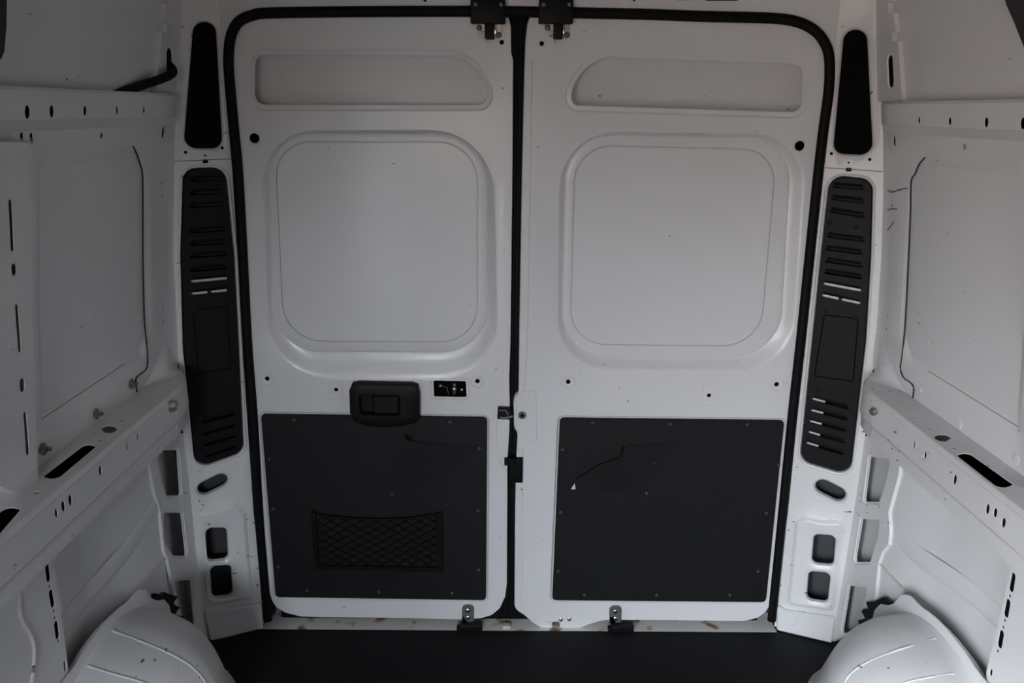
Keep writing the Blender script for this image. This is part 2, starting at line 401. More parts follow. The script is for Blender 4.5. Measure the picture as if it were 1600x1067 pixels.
    if side < 0:
        Lx = lambda y: 300+max(0, y-500)*.085-(3 if y < 500 else 0)
        R_ = [(281, 0), (302, 0), (322, 0), (361, 0), (381, 0), (400, 0), (421, 0), (438, 0), (457, 1), (655, 0), (673, 0), (690, 0), (707, 0)]
        for y, pr in R_:
            x0 = np.interp(y, [280, 400, 534, 710], [299, 299, 304, 323]); x1 = np.interp(y, [280, 400, 534, 710], [343, 352, 357, 367])
            dy = np.interp(y, [280, 500, 710], [1, 4, 9]); rows.append(((x0, y+dy*.7), (x1, y-dy*.9), pr))
        pan = [(302, 484), (355, 478), (361, 575), (310, 584)]; scr = [(312, 340), (306, 486), (350, 480), (316, 606), (362, 600)]
    else:
        for a, b_, pr in [((1303, 291), (1348, 295), 0), ((1301, 310), (1348, 316), 0), ((1299, 330), (1349, 338), 0), ((1294, 369), (1348, 376), 0), ((1292, 389), (1346, 396), 0), ((1292, 408), (1346, 416), 0),
                          ((1290, 426), (1345, 434), 0), ((1289, 444), (1343, 454), 0), ((1286, 462), (1342, 474), 1), ((1271, 624), (1324, 638), 0), ((1269, 642), (1322, 655), 0), ((1267, 659), (1320, 673), 0), ((1265, 676), (1318, 691), 0), ((1262, 693), (1316, 709), 0)]:
            rows.append((a, b_, pr))
        pan = [(1288, 492), (1341, 498), (1333, 596), (1272, 588)]; scr = [(1297, 348), (1338, 355), (1291, 488), (1335, 497), (1279, 608), (1325, 619)]
    F_ = []
    for a, b_, pr in rows:
        A, B = Vector(S.p(*a)), Vector(S.p(*b_))
        for t0, t1 in (((0, .40), (.56, 1)) if pr else ((0, 1),)):
            F_.append(hole(stad(A.lerp(B, t0), A.lerp(B, t1), .0042, 5), .008))
    F_.append(blind(rr(P(S, pan), .006, 4), [(.0015, 0), (0, .0015), (-.002, 0)], True))
    plate('vent_body', S, off(vn, -.002), F_, PLAST, V, rim=((0, .0), (.001, .003), (.001, .010)), d=.001)
    for a, b_, pr in rows:                         # a louvre lip above each slot
        bm = bmesh.new(); A = S.p(a[0], a[1]-4.5); B = S.p(b_[0], b_[1]-4.5); tube(bm, [S.emb(*A, 0), S.emb(*B, 0)], .0035, 6)
        finish('louvre', bm, PLAST, V)
    for c in scr:
        bm = bmesh.new(); dome(bm, S.emb(*S.p(*c), .001), S.n, .0055, .002); finish('screw', bm, PLAST, V)
    # white rib of the body seen through the middle slots
    ys = (432, 466) if side < 0 else (438, 480)
    x0, x1 = (296, 356) if side < 0 else (1284, 1346)
    slab('pillar_rib', S, P(S, [(x0, ys[0]), (x1, ys[0]), (x1, ys[1]), (x0, ys[1])]), .028, .014, WHITE, back, .001)
    if side > 0: slab('pillar_rib', S, P(S, [(1268, 615), (1290, 620), (1277, 706), (1256, 700)]), .028, .014, WHITE, back, .001)
for s_ in (-1, 1): pillar(s_)

# ------------------------------------------------------------------ rubber seal round the opening
bm = bmesh.new(); tube(bm, [(q.x, -.004, q.z) for q in sm], .0135, 12, .012, up=(0, 1, 0)); 
tag(recentre(finish('rubber_seal', bm, RUBBER)), 'black rubber seal running up, over and down around both rear doors', 'seal')
bm = bmesh.new()
cs = [DP.p(*q) for q in [(812, 24), (810, 200), (806, 400), (804, 600), (799, 800), (797, 970)]]
A = [(u-.022, v) for u, v in cs]; B = [(u+.026, v) for u, v in cs]
prism(bm, DP, A+B[::-1], .058, .018, .004)
for k in (-.006, .012): tube(bm, [(u+k, .016, v) for u, v in cs], .004, 6)
tag(recentre(finish('gap_seal', bm, RUBBER)), 'black rubber strip filling the vertical gap between the rear doors', 'seal')

# ================================================================== doors
def screw(parent, S, c, r, h, m, d=0, name='screw'):
    bm = bmesh.new(); dome(bm, S.emb(*S.p(*c), d), S.n, r, h); return finish(name, bm, m, parent)
def door(n, label, out, slotp, slotr, L0, r0_, L1, r1_, L2, r2_, rings, bigs, tabs, groove, panel, extra):
    D = tag(empty(f'door_{n}', DP.emb(*DP.p(*((600, 966) if n == 1 else (1000, 968))))), label, 'door', kind='structure')
    F_ = []
    l = rr(P(DP, slotp), slotr, 8)
    F_.append(dict(rings=[(off(l, .017), 0), (off(l, .013), .0035), (off(l, .008), .0025), (off(l, .002), .0015), (l, .004), (off(l, .006), .006), (off(l, .022), .010), (off(l, .030), .064)], cap=True))
    a, b, c = rr(P(DP, L0), r0_, 12), rr(P(DP, L1), r1_, 12), rr(P(DP, L2), r2_, 12)
    lerp = lambda p, q, t: [(x0*(1-t)+x1*t, y0*(1-t)+y1*t) for (x0, y0), (x1, y1) in zip(p, q)]
    dp = .020
    F_.append(dict(rings=[(a, 0), (lerp(a, b, .12), .0012), (lerp(a, b, .3), .006), (lerp(a, b, .6), .015), (lerp(a, b, .85), dp), (off(b, .003), dp+.001), (off(b, -.001), dp-.003), (off(b, -.004), dp-.004),
                          (off(c, .0022), dp-.003), (off(c, .0008), dp+.003), (off(c, -.0008), dp+.003), (off(c, -.002), dp-.003)], cap=True))
    for q in rings:
        l = circ(DP.p(*q), .0065, 14); F_.append(dict(rings=[(off(l, .013), 0), (off(l, .0115), .0022), (off(l, .003), .0022), (l, .0035)]))
    for q in bigs:
        l = circ(DP.p(*q), .013, 18); F_.append(dict(rings=[(off(l, .004), 0), (off(l, .002), .002), (l, .003), (l, .004)]))
    for x, y in tabs:
        l = rr(P(DP, [(x-10, y-17), (x+10, y-17), (x+10, y+16), (x-10, y+16)]), .003, 3)
        F_.append(dict(rings=[(l, 0), (off(l, -.0015), .002)], cap=False)); l2 = off(l, -.0015); h_ = circ(DP.p(x, y+1), .0058, 12)
        bm = bmesh.new(); flat(bm, DP, l2, [h_], .002); loft(bm, DP, h_, .002, h_, .003); finish('stamped_pad', bm, WHITE, D)
    F_ += groove; F_ += extra
    # recess that takes the trim board
    pl_ = rr(P(DP, panel), .014, 6)
    F_.append(blind(pl_, [(.006, 0), (.0035, .003), (.001, .006)], True))
    plate('inner_panel', DP, rr(P(DP, out), .03, 4), F_, WHITE, D, rim=((0, .0), (.001, .002), (.002, .006), (.002, .064)), angle=28)
    bm = bmesh.new(); flat(bm, DP, rr(P(DP, out), .03, 4), [], .066); finish('outer_skin', bm, DEEP, D)  # skin coloured black to put shade behind the door holes
    tb = slab('trim_board', DP, off(pl_, -.0015), .005, -.003, PANEL, D, .0015)
    tb['label'] = 'dark grey trim board'
    return D, tb
# left door
outL = [(419, 967), (413, 900), (405, 801), (396, 650), (387, 534), (380, 400), (373, 267), (366, 200), (359, 120), (360, 85), (366, 55), (378, 36), (400, 26), (425, 22), (560, 20), (700, 20), (788, 20), (794, 28), (797.5, 40), (798, 84), (801, 92), (800, 267), (797, 534),
        (795, 590), (796, 640), (795, 680), (792.5, 715), (792, 800), (791.5, 912), (789, 932), (781, 950), (768, 961), (750, 966), (715, 967.5), (600, 965), (500, 964), (470, 963), (446, 957), (432, 949), (426, 940)]
outL = outL[1:]
mech = rr(P(DP, [(677, 595), (728, 596), (729, 621), (678, 620)]), .004, 4)
ex = [dict(rings=[(off(mech, .008), 0), (off(mech, .005), .003), (mech, .003), (mech, .006)]), hole(circ(DP.p(784, 66), .0062, 12), .02)]
lt = rr(P(DP, [(778, 634), (799, 635), (799, 653), (777, 652)]), .002, 2)
gl = [DP.p(*q) for q in [(776.5, 652), (776, 690), (776.5, 705), (780, 720), (786, 731), (791, 737)]]
D1, tb1 = door(1, 'left rear van door, white, with black pull handle, dark trim board and net pocket', outL,
    [(398, 86), (712, 88), (740, 104), (761, 138), (759, 163), (397, 163)], [.025, .05, .16, .05, .025, .025],
    [(407, 204), (771, 202), (780, 594), (422, 594)], [.15, .17, .17, .17], [(416, 209), (760, 208), (761, 552), (424, 552)], [.12, .13, .13, .13],
    [(427, 222), (746, 222), (745.5, 536), (442, 535)], [.095, .105, .105, .105],
    [(417, 592), (746, 596)], [(397, 216)], [(525, 608)], [], [(407, 646), (762, 651), (760, 938), (430, 933)], ex)
# right door
outR = [(827, 20), (900, 20), (1000, 23), (1100, 27), (1200, 30), (1240, 36), (1268, 50), (1284, 72), (1291, 95), (1290, 140), (1284, 200), (1277, 267), (1263, 400), (1249, 534), (1236, 650), (1221, 801), (1211, 900), (1203, 945), (1196, 956), (1184, 965), (1163, 970), (953, 968), (940, 969.5), (920, 975), (900, 982.5), (868, 985),
        (848, 981.5), (832, 972), (820, 961), (804.5, 951), (805.5, 800), (807.5, 713), (809.5, 676), (804, 669), (803, 630), (805, 619), (811, 614), (812, 534), (816.5, 267), (820, 120), (822, 60)]
gv = [DP.p(*q) for q in [(832, 96), (829, 267), (824, 534), (820, 612)]]
gr1 = ccw([(u-.0015, v) for u, v in gv]+[(u+.0015, v) for u, v in gv[::-1]])
gv = [DP.p(*q) for q in [(817, 700), (817, 800), (815.5, 940)]]
gr2 = ccw([(u-.0015, v) for u, v in gv]+[(u+.0015, v) for u, v in gv[::-1]])
ex = [hole(circ(DP.p(846.5, 68), .0062, 12), .02), blind(gr1, [(0, 0), (-.0007, .003)]), blind(gr2, [(0, 0), (-.0007, .003)]),
      hole(rr(P(DP, [(862, 971), (875, 971), (875, 981), (863, 981)]), .008, 5), .02), hole(circ(DP.p(859, 972), .002, 8))]
st = rr(P(DP, [(1120, 648.3), (1127, 648.3), (1127, 650), (1120, 650)]), .0003, 2); 
D2, tb2 = door(2, 'right rear van door, white, with dark trim board and striker plate at its left edge', outR,
    [(1255, 101), (948, 89), (912, 106), (894, 140), (893, 164), (1253, 175)], [.025, .07, .16, .05, .025, .025],
    [(874, 205), (1264, 209), (1240, 580), (870, 578)], [.15, .15, .15, .15], [(885, 210), (1240, 217), (1220, 561), (880, 557)], [.12, .12, .13, .13],
    [(900, 227), (1217, 234), (1190, 543), (891, 540)], [.095, .095, .105, .105],
    [(888, 597), (1214, 601)], [(1250, 228)], [(1108, 617)], [], [(874, 652), (1226, 656), (1197, 941), (862, 938)], ex)
for tb, L in ((tb1, [(460, 656), (703, 659), (749, 700), (421, 717), (612, 772), (428, 794), (747, 797), (435, 885), (748, 890), (480, 922), (592, 924), (706, 926)]),
              (tb2, [(926, 660), (1047, 662), (1167, 663), (879, 702), (876, 800), (872, 892), (913, 929), (1026, 929), (1140, 929), (1184, 892), (1216, 726), (1197, 801), (1010, 770)])):
    for q in L: screw(tb, DP, q, .0048, .0022, SCREW, -.003)
# broken flaps in the boards
def flap(tb, pts, lift, name='torn_flap'):
    bm = bmesh.new(); vt = []
    for (x, y), h in zip(pts, lift): vt.append(DP.emb(*DP.p(x, y), -.0035-h))
    bt = [DP.emb(*DP.p(x, y), -.0025) for x, y in pts]
    A = [bm.verts.new(v) for v in vt]; B = [bm.verts.new(v) for v in bt]
    bm.faces.new(A); N = len(A)
    for i in range(N): bm.faces.new((A[i-1], A[i], B[i], B[i-1]))
    bmesh.ops.recalc_face_normals(bm, faces=bm.faces); return finish(name, bm, PANEL, tb)
flap(tb1, [(607, 762), (624, 722), (634, 684), (640, 686), (660, 691), (700, 694), (745, 698), (700, 745), (650, 760)], [.001, .006, .009, .008, .004, .002, 0, 0, 0])
flap(tb2, [(899, 747), (903, 744), (935, 724), (968, 713), (976, 697), (985, 695), (1060, 692), (1000, 760), (940, 768)], [.008, .009, .008, .007, .004, .002, 0, 0, 0])
bm = bmesh.new(); prism(bm, DP, P(DP, [(632, 677), (637, 679), (645, 684), (641, 686), (634, 683)]), -.003, -.0045); finish('split_hole', bm, DEEP, tb1)
bm = bmesh.new(); prism(bm, DP, P(DP, [(968, 713), (973, 696), (977, 697), (974, 706)]), -.003, -.0045); finish('split_hole', bm, DEEP, tb2)
bm = bmesh.new(); prism(bm, DP, P(DP, [(892, 763), (898, 754), (899, 763)]), -.003, -.0055); finish('exposed_chip', bm, WHITE, tb2)
# net pocket
bm = bmesh.new()
prism(bm, DP, P(DP, [(487, 795), (494, 795), (500, 884), (493, 884)]), -.003, -.012, .002); prism(bm, DP, P(DP, [(681, 799), (692, 798), (692, 893), (684, 893)]), -.003, -.012, .002)
prism(bm, DP, P(DP, [(494, 881), (690, 884), (690, 890), (494, 887)]), -.003, -.013, .002)
finish('pocket_frame', bm, PLAST, tb1)
bm = bmesh.new(); e_ = [(490, 799), (515, 803), (560, 807), (600, 808), (640, 806), (670, 802), (688, 800)]
tube(bm, spline([DP.emb(*DP.p(*q), -.016) for q in e_], 4), .003, 6)
finish('elastic_edge', bm, RUBBER, tb1)
bm = bmesh.new()
def topy(x): return float(np.interp(x, [q[0] for q in e_], [q[1] for q in e_]))
nlines = 22
for sgn in (1, -1):
    for k in range(-8, 17):
        seg = []
        for i in range(40):
            yy = 800+i*2.1; xx = 495+k*23+(sgn*(yy-800)*1.9 if sgn > 0 else -(yy-800)*1.9)+(0 if sgn > 0 else 0)
            xl = 494+(yy-800)*.07
            if xl < xx < 684 and topy(xx) < yy < 883+(xx-494)*.012: seg.append(DP.emb(*DP.p(xx+1.0*math.sin(i*1.1), yy), -.011-.004*math.sin(math.pi*(yy-800)/84)))
        if len(seg) > 2: tube(bm, seg, .0014, 4, caps=False)
finish('pocket_net', bm, RUBBER, tb1)
# handle
H = slab('pull_handle', DP, ccw(P(DP, [(552, 596), (562, 594), (645, 596), (654, 599), (657, 612), (657, 650), (651, 656), (630, 661), (600, 663), (572, 660), (554, 653), (549, 640), (548, 606)])), -.001, -.006, PLAST, D1, .003)
H['label'] = 'black plastic pull handle'
rec = rr(P(DP, [(562, 611), (627, 612), (628, 645), (564, 643)]), .010, 6)
bm = bmesh.new(); ol = ccw(P(DP, [(552, 596), (562, 594), (645, 596), (654, 599), (657, 612), (657, 650), (651, 656), (630, 661), (600, 663), (572, 660), (554, 653), (549, 640), (548, 606)]))
plate('x', DP, off(ol, -.006), [dict(rings=[(rec, 0), (off(rec, -.003), .003), (off(rec, -.005), .022)], cap=True)], d=-.030, rim=((0, 0), (.004, .002), (.006, .007), (.006, .029)), bm=bm)
bpy.data.objects.remove(H); H = finish('pull_handle', bm, PLAST, D1); H['label'] = 'black plastic pull handle'
slab('handle_lever', DP, rr(P(DP, [(583, 614), (625, 614), (625, 643), (585, 643)]), .006), -.010, -.022, PLAST, H, .004)
for q in ((647, 628), (643, 646)): screw(H, DP, q, .004, .001, PLAST, -.030, 'plug')
# mechanism seen through the cut-out
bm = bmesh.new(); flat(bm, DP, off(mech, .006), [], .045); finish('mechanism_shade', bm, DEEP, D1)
bm = bmesh.new()
tube(bm, [DP.emb(*DP.p(*q), .022) for q in [(686, 607), (697, 608), (700, 621)]], .0015, 6)
dome(bm, DP.emb(*DP.p(687, 607), .03), DP.n, .006, .01)
tube(bm, [DP.emb(*DP.p(*q), .03) for q in [(709, 604), (709, 621)]], .005, 8); dome(bm, DP.emb(*DP.p(709, 612), .028), DP.n, .008, .008)
dome(bm, DP.emb(*DP.p(721, 614), .03), DP.n, .006, .006)
finish('lock_mechanism', bm, ZINC, D1)
# latch jaw on left door edge
bm = bmesh.new(); prism(bm, DP, lt, -.001, -.016, .002); o = finish('latch_jaw', bm, PLAST, D1)
bm = bmesh.new(); tube(bm, [DP.emb(*DP.p(*q), -.017) for q in [(781, 649), (790, 650), (801, 647)]], .003, 6); tube(bm, [DP.emb(*DP.p(*q), -.017) for q in [(780, 638), (790, 638), (794, 645)]], .002, 6)
finish('latch_hook', bm, ZINC, o)
bm = bmesh.new(); tube(bm, [DP.emb(u, v, -.0) for u, v in gl], .0015, 6); finish('edge_bead', bm, WHITE, D1)
# striker plate on right door
o = slab('striker_plate', DP, rr(P(DP, [(806, 617), (820, 609), (838, 610), (839, 690), (820, 688), (806, 670)]), [.012, .01, .004, .004, .004, .012]), 0, -.003, WHITE, D2, .0015)
bm = bmesh.new(); dome(bm, DP.emb(*DP.p(816, 648), -.003), DP.n, .0115, .005, 18, ((1, 0), (1, .6), (.85, 1), (.5, 1), (.42, .2), (.1, .2))); finish('striker_bolt', bm, GREYM, o)
bm = bmesh.new(); dome(bm, DP.emb(*DP.p(816, 648), -.0045), DP.n, .005, .004, 12); finish('bolt_socket', bm, DEEP, o)
bm = bmesh.new(); box(bm, Vector(DP.emb(*DP.p(797, 753), -.006))*1, Vector(DP.emb(*DP.p(817, 714), .03)), .002)
prism(bm, DP, P(DP, [(788, 714), (806, 714), (806, 725), (788, 725)]), -.002, -.012, .002)
o = finish('bump_stop', bm, RUBBER, D2); 
screw(D2, DP, (815, 764), .003, .002, ZINC, 0)
for q in ((876.5, 968), (889.5, 967.5)): screw(D2, DP, q, .0065, .003, ZINC, 0, 'bolt')
bm = bmesh.new(); tube(bm, [DP.emb(*DP.p(868, 970), .012), DP.emb(*DP.p(867, 985), .012)], .004, 8); finish('lock_pin', bm, ZINC, D2)
bm = bmesh.new(); tube(bm, [(q[0], 0.0005, q[1]) for q in P(DP, [(820, 688), (834, 690)])], .0006, 4); finish('scratch', bm, GREYR, D2)
# lower hinges and upper latches
for D_, cx in ((D1, 731.5), (D2, 961.5)):
    y0 = 944 if D_ is D1 else 945.5
    h = slab('hinge_plate', DP, rr(P(DP, [(cx-9.5, y0), (cx+9.5, y0), (cx+8.5, y0+27), (cx-9.5, y0+27)]), [.0145, .0145, .001, .001], 8), 0, -.007, GREYM, D_, .0015)
    for yy in (8, 19): screw(h, DP, (cx-.3, y0+yy), .0068, .003, CHROME, -.007)
for side, cx, label in ((-1, 762.5, 'left black plastic box covering the upper latch of the left door'), (1, 869, 'black plastic box over the upper latch of the right door')):
    bm = bmesh.new(); a = DP.p(cx-27.5, 39.5); b = DP.p(cx+27, 3); d_ = .028
    lo = (a[0], -d_, a[1]); hi = (b[0], -.004, b[1]+.004)
    # projected a little nearer, so the box is drawn in by the parallax
    box(bm, (lo[0]*.988-.0006, -d_, lo[2]+.002), (hi[0]*.988-.0006, -.003, hi[2]-.002), .0025)
    T = empty('latch_cover', ((lo[0]+hi[0])/2, -.003, lo[2])); tag(T, label, 'latch cover')
    finish('cover_body', bm, PLAST, T)
    for dx in (-20, 20):
        bm = bmesh.new(); p_ = DP.p(cx+dx, 8); dome(bm, (p_[0]*.988, -d_, p_[1]-.002), (0, -1, 0), .005, .002); finish('rivet', bm, GREYM, T)
    D_ = D1 if side < 0 else D2
    bm = bmesh.new(); u1, v1 = DP.p(cx-5, 62); u2, v2 = DP.p(cx+10, 38); box(bm, (u1, -.022, v1), (u2, -.001, v2), .002); L = finish('upper_latch', bm, PLAST, D_)
    bm = bmesh.new(); u1, v1 = DP.p(cx+10, 54); u2, v2 = DP.p(cx+13, 38); box(bm, (u1, -.015, v1), (u2, -.001, v2), .001)
    tube(bm, [(DP.p(cx-2.5, 51)[0], -.0235, DP.p(0, 51)[1]), (DP.p(cx-2.5, 58)[0], -.0235, DP.p(0, 58)[1])], .0012, 6); finish('latch_pin', bm, CHROME, L)
    slab('latch_bracket', DP, rr(P(DP, [(cx-18, 36), (cx+22, 36), (cx+21, 57), (cx+14, 61), (cx+9, 50), (cx-16, 48)]), .003, 3), 0, -.003, ZINC, L, .001)
    screw(L, DP, (cx-13.5, 43.5), .0075, .004, GREYM, -.003, 'bolt'); screw(L, DP, (cx+17, 55), .0075, .004, GREYM, -.003, 'bolt')
for cx, side in ((738, 'left'), (973, 'right')):
    bm = bmesh.new(); a = Plane((0, 0, .0), (1, 0, 0), (0, 1, 0))
    u, v = DP.p(cx, 972)
    box(bm, (u-.037, -.028, 0.0005), (u+.031, -.003, .024), .003); box(bm, (u-.048, -.024, 0.0005), (u-.036, -.006, .014), .002)
    tag(recentre(finish('hinge_block', bm, GREYR if 0 else PLAST)), f'small black hinge block on the sill under the {side} door', 'hinge block')

# lower rubber seal on the sill, behind the door bottoms
bm = bmesh.new(); box(bm, (-.755, .040, .0004), (.755, .054, .105), .004); tag(recentre(finish('sill_seal', bm, RUBBER)), 'black rubber seal along the sill, showing between the rounded bottom corners of the doors', 'seal')
# sill
bm = bmesh.new(); box(bm, (-.80, -.017, -.06), (.80, .10, 0.0)); 
tag(finish('trim_1', bm, RUST), 'white rust-stained sill strip under the rear doors', 'sill', kind='structure')
bm = bmesh.new(); u, v = DP.p(791, 979); box(bm, (u-.012, -.012, .0003), (u+.014, .012, .010), .004)
tag(recentre(finish('drain_plug', bm, CREAM)), 'small rusty cream lump on the sill below the door gap', 'plug')

# ================================================================== side walls
def side_wall(side):
    L = side < 0; W = Wall(side); sd = 'left' if L else 'right'
    pre = (lambda l, r: l if L else r)
    root = empty(f'wall_{sd}', (side*.96, -1.0, 0)); tag(root, f'white painted ribbed {sd} side wall of the van', 'wall', kind='structure')
    yf = -2.38 if L else -4.0
    # corner with the rear pillar, in (y,z)
    cpx = pre([(281, 60), (276, 150), (273, 215), (272, 300), (271, 400), (278, 534), (282, 640), (296, 760), (306, 860), (325, 1000)],
              [(1374, 60), (1377, 150), (1380, 215), (1380, 300), (1377, 400), (1368, 534), (1358, 640), (1340, 760), (1325, 860), (1299, 1004)])
    S = PLN[side]; c3 = [S.emb(*S.p(*q)) for q in cpx]
    zs = [q.z for q in c3][::-1]; ysc = [q.y for q in c3][::-1]; xs = [abs(q.x) for q in c3][::-1]
    cyz = lambda z: float(np.interp(z, zs, ysc))
    cx = lambda z: float(np.interp(z, zs, xs))
    class WW(Wall):
        def emb(s, u, v, d=0):          # near the corner the sheet meets the pillar exactly
            t = min(1, max(0, 1-(cyz(v)-u)/.06)); x = xw(v)+s.off+d
            return Vector((side*(x*(1-t)+(cx(v)+d)*t), u, v))
    S0 = WW(side)
    # --- window surround
    def col(z): return cyz(z)
    zz = [.88, .95, 1.0, 1.1, 1.2, 1.3, 1.4, 1.47, 1.515]
    out = [(col(z), z) for z in zz]+[(yf, 1.515), (yf, .88)]
    wl = P(S0, pre([(236, 228), (222, 225), (226, 300), (228, 400), (229, 500), (231, 566), (218, 590)], [(1434, 246), (1422, 262), (1421, 300), (1420, 400), (1414, 520), (1409, 570), (1426, 590)]))
    y_s = -.205; zt = 1.462
    win = rr([(y_s-.05, zt), (y_s-.005, zt-.07), (y_s, 1.2), (y_s-.003, 1.02), (y_s-.06, .953), (-.735, .953), (-.69, zt)], [.03, .05, 0, .05, .03, .01, .01], 5)
    wn2 = rr([(-.80, zt), (-.86, .953), (yf+.03, .953), (yf+.03, zt)], .02, 5) if not L else rr([(-.80, zt), (-.86, .953), (-2.2, .953), (-2.2, zt)], .02, 5)
    def rec(l): return blind(densify(ccw(l), .04), [(0, 0), (-.004, .004), (-.022, .014), (-.034, .016)], True) | {}
    feats = []
    for l in (win, wn2):
        l = densify(ccw(l), .04); feats.append(dict(rings=[(l, 0), (off(l, -.006), .0012), (off(l, -.014), .004), (off(l, -.022), .0052)], cap=False))
    dots = pre([((255, 207), .007, .015), ((34, 218), .006, .016), ((49, 217), .006, .012), ((158.5, 212), .007, .006)], [((1397.5, 221), .006, .014), ((1507, 229), .007, .006)])
    for c, ru, rv_ in dots: feats.append(hole(circ(S0.p(*c), ru, 12, rv_), .012))
    for c in pre([(253, 287), (255, 307), (255, 483), (256, 502)], [(1395, 300), (1393, 321), (1386.5, 495), (1384, 514)]): feats.append(hole(circ(S0.p(*c), .0042, 8), .012))
    plate('window_surround', S0, out, feats, WHITE, root, rim=((0, 0), (0, .001)), step=.05)
    # outer skin seen in the window bays
    Sk = Wall(side, .0050); ln = P(Sk, pre([(55, 672), (200, 572)], [(1438, 586), (1600, 674)]))
    lo_ = [(-.16, .90), (-.16, 1.50), (yf, 1.50), (yf, .90)]
    plate('outer_skin', Sk, lo_, [], WHITE, root, step=.08)
    Bk = Wall(side, .030); plate('cavity_back', Bk, [(-.03, .74), (-.03, 1.95), (yf, 1.95), (yf, .74)], [], DEEP, root, step=.12)  # black sheet standing in for the shade behind the wall holes
    bm = bmesh.new(); tube(bm, [Sk.emb(y, .966, -.0005) for y in np.linspace(-.36, -1.2 if L else -2.5, 8)], .0013, 5)
    finish('skin_crease', bm, GREYR, root)
    # dark joint along the column edge
    bm = bmesh.new()
    jp = pre([(207, 228), (213, 240), (219, 258), (222, 270), (223, 300), (223, 400), (224.5, 480), (226, 510), (229, 540), (229.5, 566), (227, 577), (219, 584), (212, 590), (211, 600), (213, 612)],
             [(1446, 246), (1437, 256), (1430, 272), (1424, 284), (1423, 330), (1420, 400), (1415, 500), (1410, 555), (1408, 575), (1413, 590), (1424, 598), (1429, 607), (1427, 624)])
    pts = [S0.emb(*S0.p(*q), -.0005 if q[1] < 560 else -.002) for q in jp]; tube(bm, spline(pts, 4), .0022, 5, .0014); finish('joint_gap', bm, BEAD, root)
    dome_at = pre([(213, 613)], [(1427, 626)])
    # --- upper rail
    z0, z1 = 1.515, 1.585; prof = [(.002, z0-.006), (-.010, z0+.004), (-.018, z0+.016), (-.020, z1-.006), (-.017, z1), (.02, z1+.001), (.04, z1+.0)]
    Rl = WW(side, -.020)
    rh = pre([((43, 175), .0085, .012), ((81, 174), .0075, .0115), ((133, 173), .0065, .010), ((183, 172.5), .005, .009), ((225, 172), .005, .008)], [((1436, 188), .005, .008), ((1484, 189.5), .006, .0085), ((1541, 191), .007, .010), ((1598, 193), .008, .011)])
    ro = [(cyz(1.55), z0+.016), (cyz(1.55), z1-.006), (yf, z1-.006), (yf, z0+.016)]
    bm = bmesh.new()
    plate('x', Rl, ro, [hole(circ(Rl.p(*c), ru, 12, rv_), .012) for c, ru, rv_ in rh], rim=((0, 0), (0, .0)), step=.05, bm=bm)
    ys_ = np.linspace(cyz(1.55), yf, 30)
    for seq in (prof[:3], prof[3:]):
        for (d0, za), (d1, zb) in zip(seq, seq[1:]):
            for a, b in zip(ys_, ys_[1:]):
                def rx(u, z_, dd):
                    zc = min(z_, z1); t = min(1, max(0, 1-(cyz(1.55)-u)/.06)); return (side*((xw(zc)+dd)*(1-t)+(cx(zc)+max(dd, 0))*t), u, z_)
                v = [bm.verts.new(rx(a, za, d0)), bm.verts.new(rx(b, za, d0)), bm.verts.new(rx(b, zb, d1)), bm.verts.new(rx(a, zb, d1))]
                bm.faces.new(v)
    bmesh.ops.remove_doubles(bm, verts=bm.verts, dist=1e-4); bmesh.ops.recalc_face_normals(bm, faces=bm.faces)
    finish('upper_rail', bm, WHITE, root)
    # --- upper skin and its column beside the pillar
    Su = Wall(side, .011); plate('upper_skin', Su, [(.0, z1-.01), (.06, 1.96), (yf, 1.96), (yf, z1-.01)], [], WHITE, root, step=.08)
    Sc = Wall(side, .0)
    yo = lambda z: np.interp(z, [1.585, 1.65, 1.85], [-.185, -.175, -.125])
    zt2 = [1.586, 1.62, 1.66, 1.70, 1.74, 1.78, 1.82, 1.95]
    co_ = [(cyz(z)+.004, z) for z in zt2]
    edge = [(1.95, -.105), (1.815, -.125), (1.814, -.105), (1.790, -.108), (1.789, -.135), (1.745, -.148), (1.744, -.128), (1.725, -.130), (1.724, -.158), (1.69, -.166), (1.586, -.185)]
    ovh = stad(Sc.p(*pre((265.5, 86), (1390, 95))), Sc.p(*pre((266, 113), (1391.5, 128))), .016 if L else .0125)
    plate('roof_column', Sc, co_+[(y, z) for z, y in edge], [hole(ovh, .02, .004)], WHITE, root, rim=((0, 0), (0, .0115)))
    slab('drain_opening', Sc, off(ovh, .001), .006, .003, DEEP, root, .0005)  # black slab in place of the shade inside the oval
    # --- lower beam: ledge, face and underside
    zl = .88; xi, xo = .958, .868
    Lg = Plane((0, 0, zl), (1, 0, 0), (0, 1, 0))
    ye = cyz(.86)
    lo2 = [(side*xi, ye+.003), (side*(xo+.004), ye+.05), (side*(xo+.004), yf), (side*xi, yf)]
    lo2 = [(side*(xi+.004), -.085), (side*.90, -.075+.02), (side*(xo+.004), -.075+.03), (side*(xo+.004), yf), (side*(xi+.004), yf)]
    ends = [(-.30, 0), (-.25, .005), (-.20, .016), (-.16, .034), (-.125, .060), (-.10, .084), (-.08, .102)]
    lo2 = [(side*(xi+.012), -.075)]+[(side*(xo+.004+e_), y_) for y_, e_ in ends[::-1]]+[(side*(xo+.004), yf), (side*(xi+.012), yf)]
    fe = []
